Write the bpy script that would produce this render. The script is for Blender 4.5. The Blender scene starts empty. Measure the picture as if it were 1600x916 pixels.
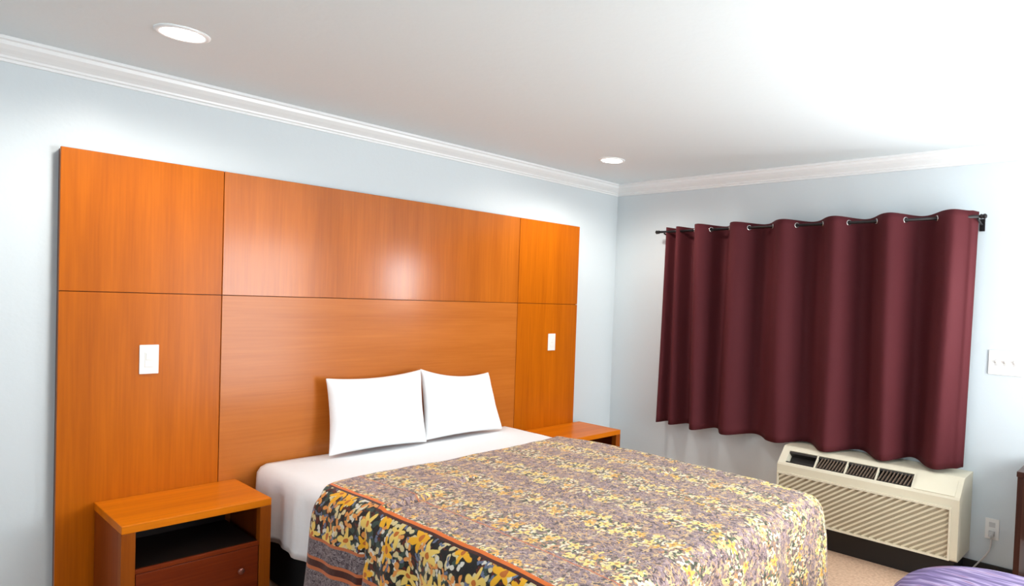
import bpy, bmesh, math, random
from mathutils import Vector, Matrix
random.seed(7)
C = bpy.context.scene
COL = C.collection
PI = math.pi

# ------------------------------------------------------------------ camera, light, exposure
cam_d = bpy.data.cameras.new('camera'); cam = bpy.data.objects.new('camera', cam_d); COL.objects.link(cam)
r_ = Vector((0.62336361, -0.78096711, 0.03883534)); u_ = Vector((-0.00433788, 0.04621118, 0.99892227)); f_ = Vector((0.78192007, 0.62286025, -0.02541863))
M_ = Matrix.Identity(4)
for i in range(3):
    M_[i][0] = r_[i]; M_[i][1] = u_[i]; M_[i][2] = -f_[i]; M_[i][3] = (-4.06848, -3.69810, 1.50946)[i]
cam.matrix_world = M_
cam_d.sensor_width = 36; cam_d.lens = 1028.0 / 1600 * 36
cam_d.shift_x = (800 - 1025.6) / 1600; cam_d.shift_y = (495.4 - 458) / 1600
cam_d.clip_start = 0.05
C.camera = cam
C.view_settings.view_transform = 'Standard'; C.view_settings.look = 'None'
C.view_settings.gamma = 1.0; C.view_settings.use_curve_mapping = False
C.view_settings.exposure = 0.45

world = bpy.data.worlds.new('world'); C.world = world; world.use_nodes = True
world.node_tree.nodes['Background'].inputs[0].default_value = (0.8, 0.9, 1.0, 1)
world.node_tree.nodes['Background'].inputs[1].default_value = 0.6

PANE_GLOW = 32.0              # glow of the added window pane over the desk
TORCH_POWER = 27.0           # bulb of the unseen uplight added to brighten the ceiling
DOWN_POWER = 9.0            # each recessed ceiling light
FILL_POWER = 14.0          # base power of the two added fill lights
def light(name, kind, loc, power, color=(1, 1, 1), size=0.1, size_y=None, target=None, parent=None, spread=None):
    d = bpy.data.lights.new(name, kind); d.energy = power; d.color = color
    if kind == 'AREA':
        d.size = size
        if size_y: d.shape = 'RECTANGLE'; d.size_y = size_y
        else: d.shape = 'DISK'
        if spread: d.spread = spread
    else:
        d.shadow_soft_size = size
    o = bpy.data.objects.new(name, d); COL.objects.link(o)
    o.location = loc
    if target is not None:
        o.rotation_euler = (Vector(target) - Vector(loc)).to_track_quat('-Z', 'Y').to_euler()
    if parent: o.parent = parent
    return o
# added fill lights out of view, in front of the solid left and back walls
light('fill_left', 'AREA', (-5.55, -2.7, 1.45), FILL_POWER * 1.2, (0.60, 0.80, 1.0), 1.7, 1.3, target=(0, -2.2, 1.3))
light('fill_back', 'AREA', (-1.30, -4.74, 1.05), FILL_POWER * 6.3, (0.93, 0.97, 1.0), 1.5, 1.9, target=(-1.9, 0, 0.95))

# ------------------------------------------------------------------ helpers
def mat(name, base=(0.8, 0.8, 0.8), rough=0.5, metal=0.0, spec=0.5, coat=0.0, bump=None, emit=None):
    m = bpy.data.materials.new(name); m.use_nodes = True
    nt = m.node_tree; b = nt.nodes['Principled BSDF']
    b.inputs['Base Color'].default_value = (*base, 1); b.inputs['Roughness'].default_value = rough
    b.inputs['Metallic'].default_value = metal; b.inputs['Specular IOR Level'].default_value = spec
    b.inputs['Coat Weight'].default_value = coat
    if emit:
        b.inputs['Emission Color'].default_value = (*emit[0], 1); b.inputs['Emission Strength'].default_value = emit[1]
    if bump:
        scale, strength, dist = bump
        tc = nt.nodes.new('ShaderNodeTexCoord'); n = nt.nodes.new('ShaderNodeTexNoise'); n.inputs['Scale'].default_value = scale
        n.inputs['Detail'].default_value = 4
        bp = nt.nodes.new('ShaderNodeBump'); bp.inputs['Strength'].default_value = strength; bp.inputs['Distance'].default_value = dist
        nt.links.new(tc.outputs['Object'], n.inputs['Vector']); nt.links.new(n.outputs['Fac'], bp.inputs['Height']); nt.links.new(bp.outputs['Normal'], b.inputs['Normal'])
    return m

def tint_noise(m, c1, c2, scale=3.0, vec_scale=(1, 1, 1), detail=3, lo=0.35, hi=0.65):
    nt = m.node_tree; b = nt.nodes['Principled BSDF']
    tc = nt.nodes.new('ShaderNodeTexCoord'); mp = nt.nodes.new('ShaderNodeMapping'); mp.inputs['Scale'].default_value = vec_scale
    n = nt.nodes.new('ShaderNodeTexNoise'); n.inputs['Scale'].default_value = scale; n.inputs['Detail'].default_value = detail
    cr = nt.nodes.new('ShaderNodeValToRGB'); cr.color_ramp.elements[0].position = lo; cr.color_ramp.elements[1].position = hi
    cr.color_ramp.elements[0].color = (*c1, 1); cr.color_ramp.elements[1].color = (*c2, 1)
    nt.links.new(tc.outputs['Object'], mp.inputs['Vector']); nt.links.new(mp.outputs[0], n.inputs['Vector'])
    nt.links.new(n.outputs['Fac'], cr.inputs['Fac']); nt.links.new(cr.outputs[0], b.inputs['Base Color'])
    return m

def wood(name, dark, light_, axis='z', rough=0.36, coat=0.1, scale=1.0, coat_rough=0.2):
    """Stained veneer: broad figure times fine grain, both stretched along one axis."""
    m = mat(name, light_, rough, coat=coat, spec=0.12); nt = m.node_tree; b = nt.nodes['Principled BSDF']
    b.inputs['Coat Roughness'].default_value = coat_rough
    tc = nt.nodes.new('ShaderNodeTexCoord')
    st = {'z': (14, 14, 1.0), 'x': (1.0, 14, 14)}[axis]; fine = {'z': (90, 90, 3.0), 'x': (3.0, 90, 90)}[axis]
    def noise(sc, s, d):
        mp = nt.nodes.new('ShaderNodeMapping'); mp.inputs['Scale'].default_value = [a * scale for a in sc]
        n = nt.nodes.new('ShaderNodeTexNoise'); n.inputs['Scale'].default_value = s; n.inputs['Detail'].default_value = d
        nt.links.new(tc.outputs['Object'], mp.inputs['Vector']); nt.links.new(mp.outputs[0], n.inputs['Vector']); return n
    n1 = noise(st, 0.7, 3); n2 = noise(fine, 1.0, 3)
    mx = nt.nodes.new('ShaderNodeMath'); mx.operation = 'MULTIPLY_ADD'; mx.inputs[1].default_value = 0.45
    nt.links.new(n2.outputs['Fac'], mx.inputs[0])
    m2 = nt.nodes.new('ShaderNodeMath'); m2.operation = 'MULTIPLY'; m2.inputs[1].default_value = 0.65
    nt.links.new(n1.outputs['Fac'], m2.inputs[0]); nt.links.new(m2.outputs[0], mx.inputs[2])
    cr = nt.nodes.new('ShaderNodeValToRGB'); cr.color_ramp.elements[0].position = 0.36; cr.color_ramp.elements[1].position = 0.74
    cr.color_ramp.elements[0].color = (*dark, 1); cr.color_ramp.elements[1].color = (*light_, 1)
    nt.links.new(mx.outputs[0], cr.inputs['Fac']); nt.links.new(cr.outputs[0], b.inputs['Base Color'])
    return m

def obj(name, bm, material, parent=None, smooth=False):
    me = bpy.data.meshes.new(name); bmesh.ops.recalc_face_normals(bm, faces=bm.faces[:]); bm.to_mesh(me); bm.free()
    if smooth:
        for p in me.polygons: p.use_smooth = True
    me.materials.append(material)
    o = bpy.data.objects.new(name, me); COL.objects.link(o)
    if parent: o.parent = parent
    return o
def thing(name, label, cat, loc=(0, 0, 0), group=None, rotz=0):
    o = bpy.data.objects.new(name, None); COL.objects.link(o); o.location = loc; o.rotation_euler.z = rotz; o.empty_display_size = 0.05
    tag(o, label, cat, group); return o
def tag(o, label, cat, group=None):
    o['label'] = label; o['category'] = cat
    if group: o['group'] = group
    return o
def struct(name, bm, m, smooth=False):
    o = obj(name, bm, m, smooth=smooth); o['kind'] = 'structure'; return o
def copy_tree(o, parent=None):
    c = o.copy(); COL.objects.link(c)
    if parent: c.parent = parent
    for ch in o.children: copy_tree(ch, c)
    return c
def bx(bm, x0, x1, y0, y1, z0, z1, bevel=0.0, seg=2):
    v = [bm.verts.new((x, y, z)) for x in (x0, x1) for y in (y0, y1) for z in (z0, z1)]
    fs = [(0, 1, 3, 2), (4, 6, 7, 5), (0, 4, 5, 1), (2, 3, 7, 6), (0, 2, 6, 4), (1, 5, 7, 3)]
    faces = [bm.faces.new([v[i] for i in f]) for f in fs]
    if bevel:
        es = list({e for f in faces for e in f.edges})
        bmesh.ops.bevel(bm, geom=es, offset=bevel, segments=seg, profile=0.5, affect='EDGES')
    return bm
def box(*a, **k): return bx(bmesh.new(), *a, **k)
def lathe(profile, seg=32, bm=None, M=None):
    bm = bm or bmesh.new(); rings = []
    for r, z in profile:
        ring = []
        for k in range(seg if r > 1e-6 else 1):
            a = 2 * PI * k / seg; p = Vector((r * math.cos(a), r * math.sin(a), z))
            ring.append(bm.verts.new(M @ p if M else p))
        rings.append(ring)
    for A, B in zip(rings, rings[1:]):
        for k in range(seg):
            j = (k + 1) % seg
            if len(A) == 1 and len(B) == 1: continue
            if len(A) == 1: bm.faces.new((A[0], B[k], B[j]))
            elif len(B) == 1: bm.faces.new((A[k], A[j], B[0]))
            else: bm.faces.new((A[k], A[j], B[j], B[k]))
    return bm
def tube(pts, r, seg=10, bm=None, cap=True):
    bm = bm or bmesh.new(); pts = [Vector(p) for p in pts]; rings = []; up = Vector((0, 0, 1))
    for i, p in enumerate(pts):
        t = (pts[min(i + 1, len(pts) - 1)] - pts[max(i - 1, 0)]).normalized()
        a = t.cross(up) if abs(t.dot(up)) < 0.95 else t.cross(Vector((1, 0, 0))); a.normalize(); b = t.cross(a)
        rings.append([bm.verts.new(p + r * (math.cos(2 * PI * k / seg) * a + math.sin(2 * PI * k / seg) * b)) for k in range(seg)])
    for A, B in zip(rings, rings[1:]):
        for k in range(seg): bm.faces.new((A[k], A[(k + 1) % seg], B[(k + 1) % seg], B[k]))
    if cap: bm.faces.new(rings[0]); bm.faces.new(rings[-1])
    return bm
def extrude_profile(pts, y0, y1):
    """closed (x, z) outline extruded along y"""
    bm = bmesh.new(); A = [bm.verts.new((x, y0, z)) for x, z in pts]; B = [bm.verts.new((x, y1, z)) for x, z in pts]
    n = len(pts)
    for k in range(n): bm.faces.new((A[k], A[(k + 1) % n], B[(k + 1) % n], B[k]))
    bm.faces.new(A); bm.faces.new(B[::-1]); return bm

# ------------------------------------------------------------------ materials
M_wall = mat('pale_blue_grey_paint', (0.66, 0.72, 0.745), 0.33, spec=0.45, bump=(55, 0.25, 0.002))
M_ceil = mat('ceiling_paint', (0.74, 0.82, 0.85), 0.8, bump=(26, 0.35, 0.003))
M_trim = mat('white_gloss_trim', (0.85, 0.87, 0.87), 0.3)
M_white = mat('white_plastic', (0.88, 0.86, 0.82), 0.3)
M_floor = tint_noise(mat('tan_carpet', (0.4, 0.25, 0.17), 0.9, bump=(400, 0.5, 0.003)), (0.50, 0.325, 0.215), (0.64, 0.43, 0.29), 60)
M_base = mat('black_vinyl', (0.008, 0.007, 0.007), 0.5)
OR_D, OR_L = (0.40, 0.088, 0.001), (0.58, 0.140, 0.002)  # outer panels: weaker room reflection put into a deeper, duller veneer
M_woodz = wood('orange_veneer_upright_grain', OR_D, OR_L, 'z')
M_woodx = wood('orange_veneer_level_grain', (0.45, 0.12, 0.012), (0.56, 0.165, 0.022), 'x', coat=0.38, coat_rough=0.2)
M_woodc = wood('orange_veneer_glossy_upright_grain', (0.40, 0.095, 0.004), (0.56, 0.145, 0.008), 'z', coat=0.6, coat_rough=0.17)
M_edge = wood('dark_veneer_edge', (0.10, 0.025, 0.006), (0.16, 0.045, 0.01), 'z')
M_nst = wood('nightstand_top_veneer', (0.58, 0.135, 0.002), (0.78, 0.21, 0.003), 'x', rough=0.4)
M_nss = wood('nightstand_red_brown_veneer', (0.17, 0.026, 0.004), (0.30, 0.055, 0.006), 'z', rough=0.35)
M_nsd = wood('nightstand_drawer_veneer', (0.15, 0.018, 0.004), (0.25, 0.038, 0.006), 'x', rough=0.35)
M_in = mat('shaded_cabinet_inside', (0.012, 0.006, 0.004), 0.6)  # near black stands in for the shade inside the nightstand
M_knob = mat('brushed_bronze', (0.30, 0.12, 0.09), 0.3, metal=0.8)
M_sheet = mat('white_cotton', (0.91, 0.92, 0.93), 0.85, bump=(30, 0.25, 0.004))
M_black = mat('black_bed_base_fabric', (0.008, 0.008, 0.009), 0.8)
M_rod = mat('dark_metal_rod', (0.018, 0.014, 0.014), 0.35, metal=0.5)
M_ring = mat('nickel', (0.65, 0.62, 0.60), 0.25, metal=1.0)
M_curt = mat('burgundy_fabric', (0.090, 0.0175, 0.0215), 0.75, spec=0.12, bump=(300, 0.2, 0.001))
M_ac = mat('cream_plastic', (0.70, 0.64, 0.49), 0.45)
M_acb = mat('ac_groove_shade', (0.40, 0.33, 0.22), 0.6)  # darker tan puts shade into the grooves between the ribs
M_acd = mat('vent_dark', (0.015, 0.012, 0.01), 0.6)
M_acl = mat('vent_louver_brown', (0.16, 0.11, 0.075), 0.5)
M_desk = wood('dark_brown_veneer', (0.022, 0.008, 0.005), (0.05, 0.018, 0.011), 'z', rough=0.35)
M_glass = mat('window_glass', (0.5, 0.6, 0.65), 0.05)
M_lens = mat('lit_lens', (1, 1, 1), 0.4, emit=((1.0, 0.98, 0.95), 9.0))
M_glow = mat('glowing_pane', (0.8, 0.85, 0.9), 0.2, emit=((0.93, 0.97, 1.0), PANE_GLOW))
M_cord = mat('pale_cord', (0.62, 0.60, 0.58), 0.5)

# ------------------------------------------------------------------ structure
X0, Y0, H = -5.6, -4.8, 2.44
T = 0.12
struct('floor', box(X0 - T, T, Y0 - T, T, -0.1, 0), M_floor)
struct('ceiling', box(X0 - T, T, Y0 - T, T, H, H + 0.1), M_ceil)
struct('wall_headboard', box(X0 - T, T, 0, T, 0, H), M_wall)
def wall_with_hole(axis, a0, a1, c0, c1, h0, h1, z0, z1):
    bm = bmesh.new()
    def seg(p, q, za, zb):
        if axis == 'x': bx(bm, c0, c1, p, q, za, zb)
        else: bx(bm, p, q, c0, c1, za, zb)
    seg(a0, h0, 0, H); seg(h1, a1, 0, H); seg(h0, h1, 0, z0); seg(h0, h1, z1, H); return bm
struct('wall_window', wall_with_hole('x', Y0, 0, 0, T, -2.62, -0.74, 0.86, 1.96), M_wall)
struct('wall_left', box(X0 - T, X0, Y0, 0, 0, H), M_wall)
struct('wall_back', box(X0, 0, Y0 - T, Y0, 0, H), M_wall)
# window behind the curtain: frame and panes
bm = bmesh.new()
for a in ((-2.62, -2.57), (-0.79, -0.74), (-1.705, -1.655)): bx(bm, 0.01, 0.07, a[0], a[1], 0.86, 1.96)
bx(bm, 0.01, 0.07, -2.57, -0.79, 0.86, 0.91); bx(bm, 0.01, 0.07, -2.57, -0.79, 1.91, 1.96)
w = struct('window_1', bm, M_trim)
g = obj('window_pane', box(0.035, 0.041, -2.57, -0.79, 0.91, 1.91), M_glass, w)
# unseen window added over the desk; its glowing pane makes the headboard highlight
bm = bmesh.new(); wy0, wy1, wz0, wz1 = -3.60, -3.13, 1.30, 1.90
for q in ((wy0, wy0 + 0.04, wz0, wz1), (wy1 - 0.04, wy1, wz0, wz1), (wy0 + 0.04, wy1 - 0.04, wz0, wz0 + 0.04), (wy0 + 0.04, wy1 - 0.04, wz1 - 0.04, wz1)): bx(bm, -0.018, -0.0005, q[0], q[1], q[2], q[3])
w2 = struct('added_window_2', bm, M_trim)
obj('window_pane', box(-0.007, -0.001, wy0 + 0.041, wy1 - 0.041, wz0 + 0.041, wz1 - 0.041), M_glow, w2)
# frames added round the fill lights; the walls behind them are solid
bm = bmesh.new()
for q in ((-2.12, -2.05, 0, 2.07), (-0.55, -0.48, 0, 2.07), (-2.05, -0.55, 2.0, 2.07), (-2.05, -0.55, 0, 0.09), (-1.33, -1.27, 0.09, 2.0)): bx(bm, q[0], q[1], Y0 + 0.0005, Y0 + 0.05, q[2], q[3])
struct('fill_frame_back', bm, M_trim)
bm = bmesh.new()
for q in ((-3.62, -3.55, 0.73, 2.17), (-1.85, -1.78, 0.73, 2.17), (-3.55, -1.85, 0.73, 0.80), (-3.55, -1.85, 2.10, 2.17)): bx(bm, X0 + 0.0005, X0 + 0.04, q[0], q[1], q[2], q[3])
struct('fill_frame_left', bm, M_trim)
# crown moulding: stepped cove profile (d = out from wall, z = down from ceiling)
prof = [(0, 0), (0.086, 0), (0.086, 0.012), (0.074, 0.016), (0.070, 0.030), (0.052, 0.044), (0.034, 0.054), (0.022, 0.062), (0.020, 0.070), (0.012, 0.074), (0.011, 0.084), (0, 0.084)]
def crown(name, p0, p1, n, inner0, inner1):
    bm = bmesh.new(); t = (Vector(p1) - Vector(p0)).normalized(); rings = []
    for p, s, inner in ((p0, 1, inner0), (p1, -1, inner1)):
        ring = []
        for d, dz in prof:
            off = s * d if inner else 0
            ring.append(bm.verts.new(Vector(p) + Vector(n) * d + t * off + Vector((0, 0, H - dz - 0.0005))))
        rings.append(ring)
    k = len(prof)
    for i in range(k): bm.faces.new((rings[0][i], rings[0][(i + 1) % k], rings[1][(i + 1) % k], rings[1][i]))
    bm.faces.new(rings[0]); bm.faces.new(rings[1])
    return struct(name, bm, M_trim)
crown('trim_1', (X0, 0, 0), (0, 0, 0), (0, -1, 0), True, True)
crown('trim_2', (0, 0, 0), (0, Y0, 0), (-1, 0, 0), True, True)
crown('trim_3', (0, Y0, 0), (X0, Y0, 0), (0, 1, 0), True, True)
crown('trim_4', (X0, Y0, 0), (X0, 0, 0), (1, 0, 0), True, True)
struct('baseboard_window', box(-0.012, 0, Y0, -0.012, 0, 0.10, bevel=0.003), M_base)
struct('baseboard_headboard', box(X0, -3.49, -0.012, 0, 0, 0.10, bevel=0.003), M_base)

# ------------------------------------------------------------------ headboard
hb = thing('headboard', 'large orange wood panelled headboard covering the wall behind the bed', 'headboard', (-1.981, 0, 0))
HX0, HX1 = -3.478 + 1.981, -0.484 + 1.981
obj('backing_board', box(HX0, HX1, -0.040, -0.001, 0, 2.045), M_edge, hb)
g1, g2 = -2.886 + 1.981, -1.064 + 1.981
gap = 0.0016
for (a, b) in ((HX0, g1), (g1, g2), (g2, HX1)):
    for (z0, z1) in ((0.0, 1.452), (1.452, 2.05)):
        centre = (a == g1)
        mt = (M_woodx if z0 == 0 else M_woodc) if centre else M_woodz
        obj('panel', box(a + (gap if a != HX0 else -0.002), b - (gap if b != HX1 else -0.002), -0.056, -0.0385, z0 + (gap if z0 else 0.004), z1 - (gap if z0 == 0 else 0), bevel=0.0012, seg=1), mt, hb)

# ------------------------------------------------------------------ wall plates
def plate(name, label, cat, loc, w_, h_, face, toggles, group=None):
    """face '-y' or '-x': direction the plate looks"""
    t = thing(name, label, cat, loc, group)
    bm = box(-w_ / 2, w_ / 2, -0.007, 0, -h_ / 2, h_ / 2, bevel=0.0025)
    o = obj('cover_plate', bm, M_white, t)
    for dx in toggles:
        b2 = box(dx - 0.017, dx + 0.017, -0.0095, -0.0062, -0.034, 0.034, bevel=0.0012)
        r = obj('rocker', b2, M_white, t)
        b3 = box(dx - 0.013, dx + 0.013, -0.0125, -0.009, -0.002, 0.029, bevel=0.0015)
        obj('paddle', b3, M_white, r)
    if face == '-x': t.rotation_euler.z = -PI / 2
    return t
plate('light_switch', 'white light switch on the left headboard panel above the nightstand', 'light switch', (-3.171, -0.0565, 1.153), 0.072, 0.132, '-y', (0,))
plate('light_switch', 'white light switch on the far right headboard panel near the corner', 'light switch', (-0.737, -0.0565, 1.169), 0.070, 0.125, '-y', (0,))
sw = thing('light_switch', 'wide white switch plate with toggles on the wall right of the curtain', 'light switch', (-0.0005, -2.948, 1.235))
sw.rotation_euler.z = -PI / 2
obj('cover_plate', box(-0.086, 0.086, -0.007, 0, -0.068, 0.068, bevel=0.0025), M_white, sw)
for dx in (-0.046, 0.0, 0.046):
    tg = obj('toggle_slot', box(dx - 0.007, dx + 0.007, -0.0085, -0.0065, -0.016, 0.016), M_cord, sw)
    bm = bmesh.new(); a = [(-0.004, -0.008, -0.004), (0.004, -0.008, -0.004), (0.004, -0.008, 0.008), (-0.004, -0.008, 0.008), (-0.003, -0.022, 0.006), (0.003, -0.022, 0.006), (0.003, -0.022, 0.013), (-0.003, -0.022, 0.013)]
    v = [bm.verts.new((p[0] + dx, p[1], p[2])) for p in a]
    for f in ((0, 1, 2, 3), (4, 5, 6, 7), (0, 1, 5, 4), (1, 2, 6, 5), (2, 3, 7, 6), (3, 0, 4, 7)): bm.faces.new([v[i] for i in f])
    obj('toggle', bm, M_white, tg)

# ------------------------------------------------------------------ recessed ceiling lights
dl = thing('ceiling_light', 'large lit round recessed ceiling light, nearer, above the left end of the headboard', 'ceiling light', (-3.252, -0.727, H), 'recessed ceiling lights')
obj('trim_ring', lathe([(0.068, -0.001), (0.070, -0.007), (0.080, -0.008), (0.087, -0.004), (0.088, -0.0005)], 48), M_trim, dl, smooth=True)
obj('lens', lathe([(0, -0.011), (0.04, -0.010), (0.064, -0.007), (0.0695, -0.002)], 48), M_lens, dl, smooth=True)
l0 = light('downlight_glow', 'SPOT', (0, 0, -0.03), DOWN_POWER * 4, (1.0, 0.95, 0.88), 0.07, parent=dl)
l0.data.spot_size = math.radians(165); l0.data.spot_blend = 0.6
dl2 = copy_tree(dl); dl2.location = (-0.80, -0.66, H)
dl2['label'] = 'small lit round recessed ceiling light, the farther one near the room corner'

# ------------------------------------------------------------------ bed
MX0, MX1, MYF = -2.725, -1.115, -2.39     # mattress sides and foot
bed = thing('bed', 'wide bed with white sheeted mattress on a black base in front of the headboard', 'bed', ((MX0 + MX1) / 2, -1.2, 0))
bxo = Vector((-(MX0 + MX1) / 2, 1.2, 0))
def off(o): o.data.transform(Matrix.Translation(bxo)); return o
off(obj('bed_base', box(MX0 + 0.06, MX1 - 0.06, MYF + 0.08, -0.10, 0.0, 0.27, bevel=0.015), M_black, bed))
off(obj('mattress', box(MX0 + 0.012, MX1 - 0.012, MYF, -0.075, 0.272, 0.590, bevel=0.06, seg=5), M_sheet, bed, smooth=True))

def cloth(x0, x1, yhead, yf, top, R, dmax, step, wob, head_over=False, flare=0.05):
    """Grid laid over a rounded box: flat coordinates (X, Y) -> 3-D drape. Returns bmesh with the uv layer in metres."""
    bm = bmesh.new(); uvl = bm.loops.layers.uv.new('cloth')
    cx0, cx1, cyf = x0 + R, x1 - R, yf + R
    arc = R * PI / 2
    nx = int((cx1 - cx0 + 2 * dmax) / step) + 1; yh0 = yhead(x0) if callable(yhead) else yhead; ny = int((yh0 - cyf + dmax) / step) + 1
    vs = {}; flat = {}
    for i in range(nx + 1):
        for j in range(ny + 1):
            X = cx0 - dmax + i * (cx1 - cx0 + 2 * dmax) / nx; yh = yhead(X) if callable(yhead) else yhead; Y = yh - j * (yh - cyf + dmax) / ny
            px = min(max(X, cx0), cx1); py = max(Y, cyf)
            dx, dy = X - px, Y - py; d = math.hypot(dx, dy)
            nxx, nyy = (dx / d, dy / d) if d > 1e-9 else (0, 0)
            d = min(d, dmax)
            X2, Y2 = px + nxx * d, py + nyy * d
            if d <= arc: a = d / R; h, z = R * math.sin(a), top - R * (1 - math.cos(a))
            else: e = d - arc; h, z = R + flare * e, top - R - e
            e = max(0, d - arc * 0.6)
            w_h, w_z = wob(px + nxx * 0.3, py + nyy * 0.3, X2, Y2, d, e)
            vs[i, j] = bm.verts.new((px + nxx * (h + w_h), py + nyy * (h + w_h), max(0.02, z + w_z))); flat[vs[i, j]] = (X2, Y2)
    for i in range(nx):
        for j in range(ny):
            f = bm.faces.new((vs[i, j], vs[i + 1, j], vs[i + 1, j + 1], vs[i, j + 1]))
            for l in f.loops: l[uvl].uv = flat[l.vert]
    return bm
def solid(o, t, offset=-1):
    m = o.modifiers.new('thickness', 'SOLIDIFY'); m.thickness = t; m.offset = offset; return o

from mathutils import noise as N
# fitted white sheet: hangs straight at the sides down to mid height
def wob_sheet(a, b, X, Y, d, e):
    return (0.010 * min(1, e / 0.1) * (math.sin(b * 17 + a * 9) + 0.6 * math.sin(b * 41)), 0.003 * N.noise(Vector((X * 5, Y * 5, 3))))
sb = cloth(MX0, MX1, -0.080, MYF - 0.004, 0.599, 0.055, 0.365, 0.03, wob_sheet, flare=0.03)
sh = off(obj('sheet', sb, M_sheet, bed, smooth=True)); solid(sh, 0.004)
sh['label'] = 'white bed sheet hanging over the mattress side'

# bedspread -----------------------------------------------------------------
def spread_material():
    m = mat('bedspread_print', (0.5, 0.4, 0.4), 0.75, spec=0.25); nt = m.node_tree; L = nt.links; b = nt.nodes['Principled BSDF']
    def node(t, **k):
        n = nt.nodes.new(t)
        for a, v in k.items(): setattr(n, a, v)
        return n
    def math_(op, a, bb=None, c=None):
        n = node('ShaderNodeMath', operation=op)
        for i, v in enumerate((a, bb, c)):
            if v is None: continue
            if isinstance(v, (int, float)): n.inputs[i].default_value = v
            else: L.new(v, n.inputs[i])
        return n.outputs[0]
    uv = node('ShaderNodeUVMap', uv_map='cloth'); sep = node('ShaderNodeSeparateXYZ'); L.new(uv.outputs[0], sep.inputs[0])
    x, y = sep.outputs[0], sep.outputs[1]
    U0 = -2.684
    u = math_('SUBTRACT', x, U0)
    # the cloth near the pillows is pulled across at the crease: pattern there sits further right
    head = node('ShaderNodeMapRange'); L.new(y, head.inputs[0]); head.inputs[1].default_value = -1.21; head.inputs[2].default_value = -1.19; head.inputs[3].default_value = 0; head.inputs[4].default_value = 1
    side = node('ShaderNodeMapRange'); L.new(u, side.inputs[0]); side.inputs[1].default_value = 0.0; side.inputs[2].default_value = -0.3; side.inputs[3].default_value = 0.03; side.inputs[4].default_value = 0.085
    u = math_('SUBTRACT', u, math_('MULTIPLY', head.outputs[0], side.outputs[0]))
    wave = math_('MULTIPLY', math_('SINE', math_('MULTIPLY', y, 31.0)), 0.016)
    nz = node('ShaderNodeTexNoise'); nz.inputs['Scale'].default_value = 26; nz.inputs['Detail'].default_value = 2; L.new(uv.outputs[0], nz.inputs['Vector'])
    rag = math_('MULTIPLY', math_('SUBTRACT', nz.outputs['Fac'], 0.5), 0.22)
    # 1 in the vine stripes of the top: centres at u = .25 + k * .305
    per = 0.262
    ph = math_('FRACT', math_('DIVIDE', math_('ADD', math_('SUBTRACT', u, 0.235 - per / 2), math_('ADD', wave, rag)), per))
    dist = math_('ABSOLUTE', math_('SUBTRACT', ph, 0.5))
    vine = math_('LESS_THAN', dist, 0.235)
    line2 = math_('LESS_THAN', math_('ABSOLUTE', math_('SUBTRACT', math_('FRACT', math_('DIVIDE', math_('SUBTRACT', u, 0.235 - per / 2), per)), 0.20)), 0.012)
    def voro(scale, sx=1.0, sy=1.0, rnd=1.0, warp=0.0, feat='F1'):
        mp = node('ShaderNodeMapping'); mp.inputs['Scale'].default_value = (sx, sy, 1); src = uv.outputs[0]
        if warp:
            n2 = node('ShaderNodeTexNoise'); n2.inputs['Scale'].default_value = 30; n2.inputs['Detail'].default_value = 2; L.new(src, n2.inputs['Vector'])
            vm = node('ShaderNodeVectorMath', operation='MULTIPLY_ADD'); L.new(n2.outputs['Color'], vm.inputs[0]); vm.inputs[1].default_value = (warp, warp, 0); L.new(src, vm.inputs[2]); src = vm.outputs[0]
        L.new(src, mp.inputs['Vector']); v = node('ShaderNodeTexVoronoi', voronoi_dimensions='2D', feature=feat); v.inputs['Scale'].default_value = scale; v.inputs['Randomness'].default_value = rnd
        L.new(mp.outputs[0], v.inputs['Vector']); return v
    def ramp(fac, stops):
        cr = node('ShaderNodeValToRGB'); cr.color_ramp.interpolation = 'CONSTANT'
        while len(cr.color_ramp.elements) < len(stops): cr.color_ramp.elements.new(0.5)
        for e, (p, c) in zip(cr.color_ramp.elements, stops): e.position = p; e.color = (*c, 1)
        L.new(fac, cr.inputs[0]); return cr.outputs[0]
    def mix(f, a, c):
        n = node('ShaderNodeMix', data_type='RGBA'); L.new(f, n.inputs[0]) if not isinstance(f, (int, float)) else setattr(n.inputs[0], 'default_value', f)
        L.new(a, n.inputs[6]); L.new(c, n.inputs[7]); return n.outputs[2]
    def rnd(v):
        s = node('ShaderNodeSeparateColor'); L.new(v.outputs['Color'], s.inputs[0]); return s.outputs[0]
    gold, amber, pale, cream = (0.72, 0.36, 0.055), (0.70, 0.26, 0.04), (0.72, 0.56, 0.20), (0.75, 0.68, 0.50)
    dgreen, black, maroon, grey = (0.035, 0.05, 0.03), (0.012, 0.008, 0.010), (0.09, 0.012, 0.008), (0.35, 0.34, 0.34)
    def blobs(scale, seed, sx=1.0, sy=1.0, detail=2.0, dist=1.2):
        mp = node('ShaderNodeMapping'); mp.inputs['Scale'].default_value = (sx, sy, 1); mp.inputs['Location'].default_value = (seed, seed * 1.7, 0)
        L.new(uv.outputs[0], mp.inputs['Vector']); n = node('ShaderNodeTexNoise', noise_dimensions='2D'); n.inputs['Scale'].default_value = scale
        n.inputs['Detail'].default_value = detail; n.inputs['Distortion'].default_value = dist; L.new(mp.outputs[0], n.inputs['Vector']); return n.outputs['Fac']
    def rgb(c): n = node('ShaderNodeRGB'); n.outputs[0].default_value = (*c, 1); return n.outputs[0]
    def soft(f, lo, hi): n = node('ShaderNodeMapRange'); L.new(f, n.inputs[0]); n.inputs[1].default_value = lo; n.inputs[2].default_value = hi; return n.outputs[0]
    def band(f, c_, w_): return math_('SUBTRACT', 1.0, soft(math_('ABSOLUTE', math_('SUBTRACT', f, c_)), w_ * 0.5, w_))
    def lay(col, mask, c): return mix(mask, col, rgb(c))
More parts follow.
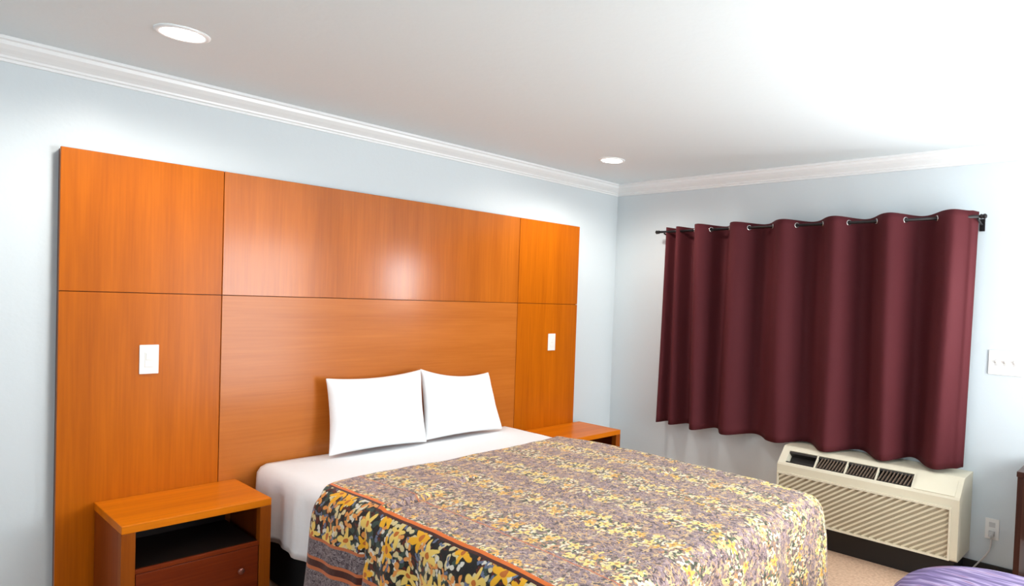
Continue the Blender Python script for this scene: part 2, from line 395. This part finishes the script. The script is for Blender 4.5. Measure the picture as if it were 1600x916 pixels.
    # mauve woven ground with small flecks
    n1 = blobs(75, 3.1, 1, 0.6); n2 = blobs(60, 9.7, 1, 0.7); n3 = blobs(110, 5.5, 1, 0.5); n4 = blobs(34, 1.3)
    mauve_col = lay(rgb((0.29, 0.20, 0.20)), soft(n1, 0.52, 0.60), (0.44, 0.32, 0.33))
    mauve_col = lay(mauve_col, soft(n3, 0.54, 0.60), (0.10, 0.065, 0.07))
    mauve_col = lay(mauve_col, soft(n2, 0.57, 0.62), (0.60, 0.37, 0.19))
    mauve_col = lay(mauve_col, soft(n4, 0.66, 0.70), (0.62, 0.50, 0.36))
    def petals(scale, seed, r, amp, lobes, warp=0.0, keep=1.0):
        """mask of blossoms: one per Voronoi cell, outline waved into petals; also returns distance and cell random"""
        mp = node('ShaderNodeMapping'); mp.inputs['Location'].default_value = (seed, seed * 1.3, 0); src = uv.outputs[0]
        if warp:
            nn = node('ShaderNodeTexNoise'); nn.inputs['Scale'].default_value = scale * 1.3; L.new(src, nn.inputs['Vector'])
            vm = node('ShaderNodeVectorMath', operation='MULTIPLY_ADD'); L.new(nn.outputs['Color'], vm.inputs[0]); vm.inputs[1].default_value = (warp, warp, 0); L.new(src, vm.inputs[2]); src = vm.outputs[0]
        L.new(src, mp.inputs['Vector']); v = node('ShaderNodeTexVoronoi', voronoi_dimensions='2D'); v.inputs['Scale'].default_value = scale; v.inputs['Randomness'].default_value = 0.85
        L.new(mp.outputs[0], v.inputs['Vector'])
        df = node('ShaderNodeVectorMath', operation='SUBTRACT'); L.new(mp.outputs[0], df.inputs[0]); L.new(v.outputs['Position'], df.inputs[1])
        sx_ = node('ShaderNodeSeparateXYZ'); L.new(df.outputs[0], sx_.inputs[0]); th = math_('ARCTAN2', sx_.outputs[1], sx_.outputs[0]); rr = rnd(v)
        lob = math_('MULTIPLY', math_('COSINE', math_('ADD', math_('MULTIPLY', th, lobes), math_('MULTIPLY', rr, 40.0))), amp)
        edge = math_('SUBTRACT', v.outputs['Distance'], math_('ADD', lob, r))
        m_ = math_('SUBTRACT', 1.0, soft(edge, -0.02, 0.02))
        if keep < 1: m_ = math_('MULTIPLY', m_, math_('LESS_THAN', rr, keep))
        return m_, v.outputs['Distance'], rr
    # vine stripe: gold blossoms and cream leaves over dark gaps
    v3 = blobs(26, 31.0, dist=1.5); v4 = blobs(40, 44.0)
    vine_col = lay(rgb((0.27, 0.185, 0.16)), soft(v3, 0.54, 0.58), (0.06, 0.065, 0.04))
    vine_col = lay(vine_col, soft(v4, 0.58, 0.62), (0.62, 0.30, 0.13))
    for (sc_, sd_, r_0, a_, lb, col_, kp) in ((30, 3.0, 0.30, 0.20, 2, (0.74, 0.62, 0.36), 0.8), (34, 8.0, 0.26, 0.20, 2, (0.78, 0.72, 0.55), 0.55), (36, 17.0, 0.24, 0.18, 2, (0.10, 0.13, 0.07), 0.5)):
        mk, _, _ = petals(sc_, sd_, r_0, a_, lb, 0.02, kp); vine_col = lay(vine_col, mk, col_)
    mk, dd, rr = petals(14, 5.0, 0.29, 0.13, 5, 0.035, 0.9)
    vine_col = mix(mk, vine_col, mix(math_('LESS_THAN', rr, 0.35), rgb((0.84, 0.66, 0.22)), rgb((0.80, 0.46, 0.10))))
    vine_col = lay(vine_col, math_('MULTIPLY', mk, math_('LESS_THAN', dd, 0.09)), (0.45, 0.20, 0.06))
    # stray blossoms on the mauve ground
    mk, _, _ = petals(22, 27.0, 0.24, 0.12, 4, 0.02, 0.55); mauve_col = lay(mauve_col, mk, (0.66, 0.46, 0.24))
    mk, _, _ = petals(28, 37.0, 0.22, 0.16, 2, 0.02, 0.35); mauve_col = lay(mauve_col, mk, (0.11, 0.08, 0.08))
    top = mix(vine, mauve_col, vine_col)
    l2c = node('ShaderNodeRGB'); l2c.outputs[0].default_value = (0.55, 0.17, 0.07, 1)
    first = math_('MULTIPLY', line2, math_('LESS_THAN', u, 0.25))
    top = mix(first, top, l2c.outputs[0])
    # wide floral border on near black
    w4 = blobs(20, 23.0, dist=1.4)
    border = lay(rgb((0.010, 0.011, 0.010)), soft(w4, 0.56, 0.60), (0.11, 0.016, 0.006))
    for (sc_, sd_, r_0, a_, lb, col_, kp) in ((17, 41.0, 0.30, 0.22, 2, (0.04, 0.07, 0.055), 0.8), (18, 47.0, 0.28, 0.20, 2, (0.70, 0.58, 0.30), 0.75), (21, 53.0, 0.24, 0.18, 2, (0.72, 0.68, 0.58), 0.5), (16, 59.0, 0.28, 0.20, 3, (0.76, 0.30, 0.07), 0.45), (24, 63.0, 0.22, 0.14, 2, (0.14, 0.17, 0.26), 0.35)):
        mk, _, _ = petals(sc_, sd_, r_0, a_, lb, 0.03, kp); border = lay(border, mk, col_)
    mk, dd, rr = petals(8.0, 71.0, 0.29, 0.13, 5, 0.075, 0.9)
    border = mix(mk, border, mix(math_('LESS_THAN', rr, 0.45), rgb((0.88, 0.44, 0.015)), rgb((0.86, 0.60, 0.14))))
    border = lay(border, math_('MULTIPLY', mk, math_('LESS_THAN', dd, 0.10)), (0.55, 0.15, 0.02))
    g1_ = blobs(70, 61.0, 1, 0.7); g2_ = blobs(90, 67.0, 1, 0.6)
    grey_col = lay(rgb((0.17, 0.135, 0.145)), soft(g1_, 0.52, 0.58), (0.28, 0.24, 0.25))
    grey_col = lay(grey_col, soft(g2_, 0.56, 0.61), (0.06, 0.04, 0.05))
    oc = node('ShaderNodeRGB'); oc.outputs[0].default_value = (0.74, 0.16, 0.02, 1)
    oc2 = node('ShaderNodeRGB'); oc2.outputs[0].default_value = (0.55, 0.15, 0.05, 1)
    mc = node('ShaderNodeRGB'); mc.outputs[0].default_value = (0.06, 0.012, 0.008, 1)
    col = top
    def below(v, c, col): return mix(math_('LESS_THAN', u, v), col, c)
    col = below(0.005, oc.outputs[0], col); col = below(-0.011, mc.outputs[0], col); col = below(-0.023, border, col)
    col = below(-0.285, oc2.outputs[0], col); col = below(-0.300, grey_col, col); col = below(-0.385, oc2.outputs[0], col)
    col = below(-0.398, mc.outputs[0], col); col = below(-0.425, oc2.outputs[0], col); col = below(-0.44, grey_col, col)
    L.new(col, b.inputs['Base Color'])
    b.inputs['Sheen Weight'].default_value = 0.15
    # quilting bump
    qb = node('ShaderNodeBump'); qb.inputs['Strength'].default_value = 0.35; qb.inputs['Distance'].default_value = 0.006
    nq = node('ShaderNodeTexNoise'); nq.inputs['Scale'].default_value = 38; L.new(uv.outputs[0], nq.inputs['Vector']); L.new(nq.outputs['Fac'], qb.inputs['Height']); L.new(qb.outputs[0], b.inputs['Normal'])
    return m
M_spread = spread_material()
def wob_spread(a, b, X, Y, d, e):
    k = min(1, e / 0.16)
    h = k * (0.016 * math.sin(b * 13 + a * 8.5 + 0.6) + 0.009 * math.sin(b * 29 - a * 21))
    # vertical crease on the left side where the pattern shifts
    if X < -2.4:
        cr = math.exp(-((Y + 1.20) / 0.022) ** 2); h -= 0.030 * cr * k; h += 0.016 * k * math.exp(-((Y + 1.11) / 0.07) ** 2)
    z = 0.020 * math.sin(PI * min(1, max(0, (-0.6 - Y) / 1.85))) + 0.007 * N.noise(Vector((X * 3.1, Y * 3.1, 0))) + 0.004 * N.noise(Vector((X * 9, Y * 9, 5)))
    if d < 0.12:
        # short creases across the top
        for (cx_, cy_, L_, A) in ((-2.56, -1.24, 0.15, 0.014), (-2.22, -1.12, 0.14, 0.011), (-1.9, -0.62, 0.2, 0.006), (-1.4, -1.7, 0.2, 0.006)):
            t = (X - cx_) / L_
            if abs(t) < 1: z += A * (1 - t * t) * (math.exp(-((Y - cy_ - 0.03 - 0.1 * t * L_) / 0.022) ** 2) - math.exp(-((Y - cy_ + 0.005 - 0.1 * t * L_) / 0.016) ** 2))
    return h, z
def head_edge(X):
    ks = [(-9, -0.70), (-3.15, -0.70), (-2.84, -0.76), (-2.74, -0.79), (-2.64, -0.715), (-2.48, -0.66), (-2.0, -0.69), (-1.3, -0.655), (-1.1, -0.60), (9, -0.60)]
    for (a, va), (b, vb) in zip(ks, ks[1:]):
        if a <= X <= b: return va + (vb - va) * (X - a) / (b - a)
sp = obj('bedspread', cloth(MX0 - 0.024, MX1 + 0.024, head_edge, MYF - 0.034, 0.616, 0.085, 0.62, 0.012, wob_spread, flare=0.06), M_spread, smooth=True)
solid(sp, 0.009)
tag(sp, 'mauve and gold floral striped bedspread covering the bed from below the pillows', 'bedspread')

# pillows --------------------------------------------------------------------
def pillow_mesh(w_, h_, t_, seed, taper=0.0, dip=0.0, n=30):
    bm = bmesh.new(); front = {}; back = {}
    for i in range(n + 1):
        for j in range(n + 1):
            u = -1 + 2 * i / n; v = -1 + 2 * j / n
            # the edges bow inwards between the pointed corners
            x = w_ / 2 * u * (1 - 0.055 * (1 - v * v)); z = h_ / 2 * v * (1 - 0.06 * (1 - u * u))
            x *= 1 - taper * (v + 1) / 2; x -= taper * 0.25 * w_ * (v + 1)
            z += dip * h_ * (v + 1) / 2 * (u * 0.5 - (0.5 if dip > 0 else -0.5) * (1 - u * u))
            e = max(0, (1 - abs(u) ** 2.6) * (1 - abs(v) ** 2.6)) ** 0.5
            wr = 0.012 * N.noise(Vector((u * 2.2 + seed, v * 2.2, seed))) + 0.006 * N.noise(Vector((u * 6 + seed, v * 6, 1)))
            # tension creases running in from the corners
            wr += 0.006 * math.sin(14 * math.atan2(abs(v) - 1.15, abs(u) - 1.15)) * (abs(u * v)) ** 1.2
            d = t_ / 2 * e + wr * e
            front[i, j] = bm.verts.new((x, -d, z))
            edge = i in (0, n) or j in (0, n)
            back[i, j] = front[i, j] if edge else bm.verts.new((x, t_ / 2 * e * 0.9, z))
    for i in range(n):
        for j in range(n):
            bm.faces.new((front[i, j], front[i + 1, j], front[i + 1, j + 1], front[i, j + 1]))
            q = (back[i, j], back[i, j + 1], back[i + 1, j + 1], back[i + 1, j])
            bm.faces.new(q)
    return bm
def pillow(label, x, y, z, w_, h_, t_, lean, roll, yaw, seed, taper=0.0, dip=0.0):
    o = obj('pillow', pillow_mesh(w_, h_, t_, seed, taper, dip), M_sheet, smooth=True)
    ms = o.modifiers.new('smooth', 'SUBSURF'); ms.levels = 1; ms.render_levels = 1
    # the rotation is about the bottom edge
    R = Matrix.Rotation(yaw, 4, 'Z') @ Matrix.Rotation(-lean, 4, 'X') @ Matrix.Rotation(roll, 4, 'Y')
    o.matrix_world = Matrix.Translation((x, y, z)) @ R @ Matrix.Translation((0, 0, h_ / 2))
    return tag(o, label, 'pillow', 'white bed pillows')
pillow('left white pillow standing upright against the headboard on the bed', -2.132, -0.205, 0.606, 0.590, 0.435, 0.15, math.radians(9), math.radians(0.5), math.radians(-1), 1.3, 0.03, 0.05)
pillow('right white pillow leaning on the headboard, partly behind the left pillow', -1.558, -0.190, 0.606, 0.60, 0.42, 0.14, math.radians(9), math.radians(0.3), math.radians(0), 5.1, 0.15, -0.12)

# ------------------------------------------------------------------ nightstands
def make_nightstand(label, loc):
    t = thing('nightstand', label, 'nightstand', loc, 'wooden nightstands')
    W_, D_, H_ = 0.545, 0.435, 0.54; h = W_ / 2     # back at y = 0, front at y = -D_
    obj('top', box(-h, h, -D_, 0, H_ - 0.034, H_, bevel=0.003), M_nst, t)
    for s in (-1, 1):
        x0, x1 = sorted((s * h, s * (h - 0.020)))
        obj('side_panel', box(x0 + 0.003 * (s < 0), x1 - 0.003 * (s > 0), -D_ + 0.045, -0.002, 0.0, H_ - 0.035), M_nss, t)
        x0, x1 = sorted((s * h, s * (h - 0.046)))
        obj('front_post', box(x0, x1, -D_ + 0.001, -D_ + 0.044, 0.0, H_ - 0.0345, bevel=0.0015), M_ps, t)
    i = h - 0.047
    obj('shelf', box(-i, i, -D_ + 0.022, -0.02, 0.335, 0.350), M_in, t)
    obj('shelf_rail', box(-i, i, -D_ + 0.006, -D_ + 0.0215, 0.334, 0.351, bevel=0.001), M_nsd, t)
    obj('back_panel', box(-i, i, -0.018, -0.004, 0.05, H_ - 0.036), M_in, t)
    obj('kick_rail', box(-i, i, -D_ + 0.03, -D_ + 0.045, 0.0, 0.07), M_nss, t)
    d = obj('drawer', box(-i + 0.002, i - 0.002, -D_ + 0.006, -D_ + 0.40, 0.074, 0.332, bevel=0.002), M_nsd, t)
    for kx in (-0.15, 0.15):
        Mx = Matrix.Translation((kx, -D_ + 0.006, 0.24)) @ Matrix.Rotation(PI / 2, 4, 'X')
        obj('knob', lathe([(0, 0.024), (0.010, 0.0235), (0.014, 0.019), (0.013, 0.014), (0.006, 0.009), (0.006, 0), (0.012, -0.0005)], 20, M=Mx), M_knob, d, smooth=True)
    return t
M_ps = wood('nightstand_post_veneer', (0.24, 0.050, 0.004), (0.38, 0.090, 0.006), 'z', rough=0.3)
ns = make_nightstand('orange brown wooden nightstand with open shelf and drawer left of the bed', (-3.083, -0.058, 0))
ns2 = copy_tree(ns); ns2.location = (-0.690, -0.058 + 0.02 - 0.02, 0)
ns2['label'] = 'wooden nightstand on the far side of the bed, mostly hidden by the bedspread'

# ------------------------------------------------------------------ curtain and rod
RX, RZ = -0.118, 2.036
rod = thing('curtain_rod', 'thin dark metal curtain rod above the burgundy curtain', 'curtain rod', (0, -1.68, RZ))
rod.rotation_euler.x = -0.0045
obj('pole', tube([(RX, -1.13, 0), (RX, 1.135, 0)], 0.009, 14), M_rod, rod, smooth=True)
for s in (-1.13, 1.135):
    Mx = Matrix.Translation((RX, s, 0)) @ Matrix.Rotation(-PI / 2 * (1 if s > 0 else -1), 4, 'X')
    obj('finial', lathe([(0.009, -0.004), (0.013, -0.002), (0.013, 0.006), (0.010, 0.010), (0.014, 0.016), (0.014, 0.024), (0.008, 0.031), (0, 0.033)], 16, M=Mx), M_rod, rod, smooth=True)
for s in (-1.115, 1.085):
    bm = tube([(-0.003, s, -0.035), (-0.05, s, -0.03), (RX, s, -0.012)], 0.006, 10); bx(bm, -0.008, -0.001, s - 0.014, s + 0.014, -0.07, 0.0)
    obj('bracket', bm, M_rod, rod)
keys = [(-0.585, 0.2), (-0.635, -0.75), (-0.715, 0.35), (-0.80, -1), (-0.955, 1), (-1.095, -1), (-1.26, 1), (-1.42, -1), (-1.625, 1), (-1.775, -1), (-1.985, 1), (-2.125, -1), (-2.33, 1), (-2.475, -1), (-2.68, 1), (-2.765, 0.1), (-2.79, -0.5)]
def fold(y):
    if y >= keys[0][0]: return keys[0][1]
    for (a, va), (b, vb) in zip(keys, keys[1:]):
        if b <= y <= a:
            t = (a - y) / (a - b); return va + (vb - va) * (0.5 - 0.5 * math.cos(PI * t))
    return keys[-1][1]
cur = thing('curtain', 'burgundy grommet curtain hanging in folds in front of the window', 'curtain', (0, -1.68, 0), None)
bm = bmesh.new(); ny, nz = 330, 34; g = {}
for i in range(ny + 1):
    y = -0.585 - i / ny * 2.205
    f = fold(y)
    for j in range(nz + 1):
        s = j / nz                                    # 0 top .. 1 hem
        ztop = 2.070 + 0.0045 * (-y - 1.68) * 1.2 + 0.004 * f
        zbot = 0.578 + (-y - 0.6) * 0.023 - 0.006 * f
        amp = 0.080 * (1 + 0.12 * s) + 0.006 * math.sin(5 * y + 3 * s)
        # folds wander and soften a little on the way down
        yy = y + 0.018 * s * math.sin(y * 4.2 + 1.0) + 0.012 * s * s * math.sin(9 * y)
        ff = f * (1 - 0.25 * s * (0.5 + 0.5 * math.sin(3.3 * y)))
        if 0.45 < s and -2.05 < y < -1.55: ff += 0.35 * (s - 0.45) * math.sin((y + 1.55) * 25)
        yy -= 0.035 * (1 - s) * max(0, 1 - (-0.585 - y) / 0.25)
        g[i, j] = bm.verts.new((RX + 0.008 - amp * ff, yy, ztop + (zbot - ztop) * s))
        g[i, j].co.y += 1.68
for i in range(ny):
    for j in range(nz): bm.faces.new((g[i, j], g[i + 1, j], g[i + 1, j + 1], g[i, j + 1]))
pan = obj('fabric_panel', bm, M_curt, cur, smooth=True); solid(pan, 0.003, 0)
for (a, va), (b, vb) in zip(keys[3:15], keys[4:15]):
    ym = (a + b) / 2; dxdy = -(0.080) * (vb - va) / (b - a) * PI / 2; ang = math.atan(dxdy)
    bmr = bmesh.new(); prof_r = [(0.0150 + 0.0032 * math.cos(t), 0.0028 * math.sin(t)) for t in [2 * PI * k / 10 for k in range(11)]]
    # ring axis follows the cloth normal: tangent (dxdy, 1) -> normal (1, -dxdy)
    n = Vector((1, -dxdy, 0)).normalized(); q = n.to_track_quat('Z', 'Y').to_matrix().to_4x4()
    lathe(prof_r, 24, bmr, Matrix.Translation((RX, ym + 1.68, RZ + 0.0045 * (-ym - 1.68))) @ q)
    obj('grommet', bmr, M_ring, cur, smooth=True)

# ------------------------------------------------------------------ air conditioner under the window
AY0, AY1 = -1.715, -2.812
ac = thing('air_conditioner', 'cream wall air conditioner and heater unit below the curtain', 'air conditioner', (0, (AY0 + AY1) / 2, 0.15))
am = -(AY0 + AY1) / 2
def aoff(o): o.data.transform(Matrix.Translation((0, am, -0.15))); return o
FX = -0.275
outline = [(-0.001, 0.150), (FX + 0.02, 0.150), (FX, 0.162), (FX, 0.492), (FX + 0.006, 0.503), (FX + 0.090, 0.592), (FX + 0.100, 0.597), (-0.001, 0.602)]
VY0, VY1 = -1.765, -2.550
# housing: outline extruded, with the vent slot left open along the slope
bm = extrude_profile(outline, AY1, VY1)
bm2 = extrude_profile(outline, VY0, AY0)
slot_o = [(-0.001, 0.150), (FX + 0.02, 0.150), (FX, 0.162), (FX, 0.492), (FX + 0.006, 0.503), (FX + 0.012, 0.509), (FX + 0.06, 0.470), (FX + 0.11, 0.530), (FX + 0.072, 0.573), (FX + 0.090, 0.592), (FX + 0.100, 0.597), (-0.001, 0.602)]
bm3 = extrude_profile(slot_o, VY1, VY0)
for src in (bm2, bm3):
    me_t = bpy.data.meshes.new('t'); src.to_mesh(me_t); src.free(); bm.from_mesh(me_t); bpy.data.meshes.remove(me_t)
aoff(obj('housing', bm, M_ac, ac))
sx0, sz0, sx1, sz1 = FX + 0.013, 0.510, FX + 0.071, 0.572
# dark liner of the slot
aoff(obj('vent_recess', extrude_profile([(sx0 + 0.004, sz0 + 0.0), (FX + 0.0605, 0.4725), (FX + 0.1075, 0.5295), (sx1 - 0.001, sz1 - 0.004), (sx1 - 0.006, sz1 - 0.014), (FX + 0.098, 0.529), (FX + 0.060, 0.482), (sx0 + 0.012, sz0 + 0.003)], VY1 + 0.001, VY0 - 0.001), M_acd, ac))
divs = [-1.962, -2.156, -2.345]
for y in divs:
    aoff(obj('vent_divider', extrude_profile([(sx0, sz0), (sx1, sz1), (sx1 + 0.015, sz1 - 0.012), (sx0 + 0.015, sz0 - 0.014)], y - 0.005, y + 0.005), M_ac, ac))
ed = [-1.962, -2.156, -2.345, VY1]
for a, b in zip(ed, ed[1:]):
    bm = bmesh.new(); n = 9
    for k in range(n):
        y0 = a - 0.008 - (a - b - 0.016) * (k + 0.15) / n; dy = (a - b) / n * 0.9
        # slanted louver blades standing in the slot
        v = [bm.verts.new(p) for p in ((sx0 + 0.006, y0, sz0 + 0.002), (sx1 - 0.004, y0 - dy, sz1 - 0.006), (sx1 + 0.004, y0 - dy, sz1 - 0.016), (sx0 + 0.016, y0, sz0 - 0.010))]
        v2 = [bm.verts.new((p.co.x, p.co.y - 0.0045, p.co.z)) for p in v]
        bm.faces.new(v); bm.faces.new(v2[::-1])
        for i in range(4): bm.faces.new((v[i], v[(i + 1) % 4], v2[(i + 1) % 4], v2[i]))
    aoff(obj('louver_set', bm, M_acl, ac))
# control lid on the slope at the right
dvec = Vector((sx1 - sx0, 0, sz1 - sz0)).normalized(); nv = Vector((-dvec.z, 0, dvec.x))
def slope_box(y0, y1, s0, s1, t0, t1):
    p = Vector((sx0, 0, sz0)); pts = [p + dvec * s0 + nv * t0, p + dvec * s1 + nv * t0, p + dvec * s1 + nv * t1, p + dvec * s0 + nv * t1]
    return extrude_profile([(q.x, q.z) for q in pts], y0, y1)
aoff(obj('control_lid', slope_box(-2.785, -2.565, -0.006, 0.096, 0.0005, 0.004), M_ac, ac))
# removable front with slanted ribs
bm = bmesh.new()
for q in ((-2.776, AY0 - 0.008, 0.160, 0.171), (-2.776, AY0 - 0.008, 0.436, 0.447), (-2.776, -2.766, 0.1705, 0.4365), (AY0 - 0.018, AY0 - 0.008, 0.1705, 0.4365)): bx(bm, FX - 0.016, FX - 0.0005, q[0], q[1], q[2], q[3])
fp = aoff(obj('front_panel', bm, M_ac, ac))
aoff(obj('shaded_backing', box(FX - 0.004, FX - 0.0006, -2.766, AY0 - 0.018, 0.171, 0.436), M_acb, fp))
bm = bmesh.new(); ang = math.radians(33); ya, yb, za, zb = -2.766, AY0 - 0.018, 0.170, 0.437
sp_ = 0.0300; n = 60
for k in range(-20, n):
    # line z = zk + tan(ang) * (-(y - yb)) rising to the right (towards -y)
    zk = za - 0.72 + k * sp_
    tt = math.tan(ang); s0 = max(0, (za - zk) / tt); s1 = min(yb - ya, (zb - zk) / tt)
    if s1 - s0 < 0.01: continue
    hw = 0.0078
    P0 = (yb - s0, zk + tt * s0); P1 = (yb - s1, zk + tt * s1)
    a = [bm.verts.new((FX - 0.0035, P0[0], P0[1] - hw)), bm.verts.new((FX - 0.0035, P1[0], P1[1] - hw)), bm.verts.new((FX - 0.0035, P1[0], P1[1] + hw)), bm.verts.new((FX - 0.0035, P0[0], P0[1] + hw))]
    b = [bm.verts.new((FX - 0.0150, P0[0], P0[1] + hw * 0.75)), bm.verts.new((FX - 0.0150, P1[0], P1[1] + hw * 0.75))]
    bm.faces.new((a[0], a[1], b[1], b[0])); bm.faces.new((a[3], b[0], b[1], a[2])); bm.faces.new((a[0], b[0], a[3])); bm.faces.new((a[1], a[2], b[1]))
rib = aoff(obj('ribs', bm, M_ac, fp))
aoff(obj('underside_box', box(-0.20, -0.013, AY1 + 0.03, AY0 - 0.03, 0.0, 0.149), M_base, ac))  # black box filling the space below the unit

# outlet, plug and cord right of the air conditioner
ot = thing('wall_outlet', 'white wall outlet low on the wall right of the air conditioner', 'outlet', (-0.0005, -2.925, 0.30)); ot.rotation_euler.z = -PI / 2
obj('cover_plate', box(-0.036, 0.036, -0.006, 0, -0.058, 0.058, bevel=0.002), M_white, ot)
for dz in (-0.024, 0.024):
    obj('socket', box(-0.016, 0.016, -0.0075, -0.0055, dz - 0.014, dz + 0.014, bevel=0.001), M_cord, ot)
pc = thing('power_cord', 'pale power cord plugged into the outlet beside the air conditioner', 'power cord', (0, -2.925, 0))
obj('plug', box(-0.038, -0.009, -0.013, 0.013, 0.262, 0.292, bevel=0.004), M_cord, pc)
pts = []
for k in range(25):
    t = k / 24; pts.append((-0.040 - 0.02 * math.sin(PI * t), 0.0 + 0.11 * t ** 2 - 0.012 * math.sin(2 * PI * t), 0.262 * (1 - t) ** 1.0 + 0.012))
pts += [(-0.05, 0.115, 0.012), (-0.09, 0.10, 0.007), (-0.20, 0.06, 0.006)]
obj('cord', tube(pts, 0.0045, 8), M_cord, pc, smooth=True)

# ------------------------------------------------------------------ desk at the right, added uplight, round stool
dk = thing('desk', 'dark brown desk at the right edge by the window wall', 'desk', (-0.28, -3.106, 0))
obj('desktop', box(-0.176, 0.24, -0.70, 0.0, 0.715, 0.742, bevel=0.003), M_desk, dk)
for y in (-0.03, -0.69): obj('side_panel', box(-0.17, 0.235, y, y + 0.026, 0.0, 0.7145), M_desk, dk)
obj('modesty_panel', box(0.20, 0.218, -0.662, -0.032, 0.30, 0.7145), M_desk, dk)

fl = thing('added_uplight', 'unseen uplight floor lamp with metal bowl, added to brighten the ceiling', 'lamp', (-2.05, -3.95, 0))
obj('base', lathe([(0, 0), (0.15, 0), (0.15, 0.015), (0.02, 0.03), (0, 0.03)], 36), M_rod, fl, smooth=True)
obj('pole', lathe([(0.0, 0.031), (0.012, 0.031), (0.012, 1.70), (0, 1.70)], 16), M_rod, fl, smooth=True)
obj('bowl', lathe([(0, 1.701), (0.05, 1.702), (0.13, 1.74), (0.18, 1.80), (0.177, 1.803), (0.127, 1.745), (0.05, 1.708), (0, 1.707)], 40), M_ring, fl, smooth=True)
light('bulb', 'POINT', (0, 0, 1.765), TORCH_POWER, (0.97, 0.99, 1.0), 0.035, parent=fl)

def stool_material():
    m = mat('purple_striped_fabric', (0.3, 0.2, 0.4), 0.7); nt = m.node_tree; L = nt.links; b = nt.nodes['Principled BSDF']
    tc = nt.nodes.new('ShaderNodeTexCoord'); mp = nt.nodes.new('ShaderNodeMapping'); mp.inputs['Rotation'].default_value = (0, 0, 0.9); mp.inputs['Scale'].default_value = (1, 0.10, 0.3)
    v = nt.nodes.new('ShaderNodeTexNoise'); v.inputs['Scale'].default_value = 42; v.inputs['Detail'].default_value = 2
    cr = nt.nodes.new('ShaderNodeValToRGB'); st = [(0.0, (0.05, 0.03, 0.08)), (0.40, (0.09, 0.06, 0.16)), (0.50, (0.15, 0.10, 0.23)), (0.58, (0.32, 0.26, 0.40)), (0.66, (0.15, 0.05, 0.12))]
    while len(cr.color_ramp.elements) < len(st): cr.color_ramp.elements.new(0.5)
    for e, (p, c) in zip(cr.color_ramp.elements, st): e.position = p; e.color = (*c, 1)
    L.new(tc.outputs['Object'], mp.inputs[0]); L.new(mp.outputs[0], v.inputs['Vector']); L.new(v.outputs['Fac'], cr.inputs[0]); L.new(cr.outputs[0], b.inputs['Base Color'])
    return m
M_stool = stool_material()
st = thing('stool', 'round purple striped upholstered stool in front of the air conditioner', 'stool', (-1.40, -3.23, 0))
obj('cushion', lathe([(0, 0.452), (0.015, 0.452), (0.06, 0.464), (0.16, 0.470), (0.28, 0.466), (0.345, 0.448), (0.375, 0.415), (0.378, 0.36), (0.37, 0.33), (0, 0.33)], 56), M_stool, st, smooth=True)
obj('skirt', lathe([(0.366, 0.329), (0.366, 0.09), (0.35, 0.085), (0, 0.085)], 56), M_stool, st, smooth=True)
obj('button', lathe([(0, 0.461), (0.010, 0.459), (0.015, 0.4525)], 16), M_stool, st, smooth=True)
for k in range(4):
    a = PI / 4 + k * PI / 2
    obj('leg', lathe([(0, 0), (0.014, 0), (0.022, 0.0845), (0, 0.0845)], 14, M=Matrix.Translation((0.27 * math.cos(a), 0.27 * math.sin(a), 0))), M_desk, st, smooth=True)
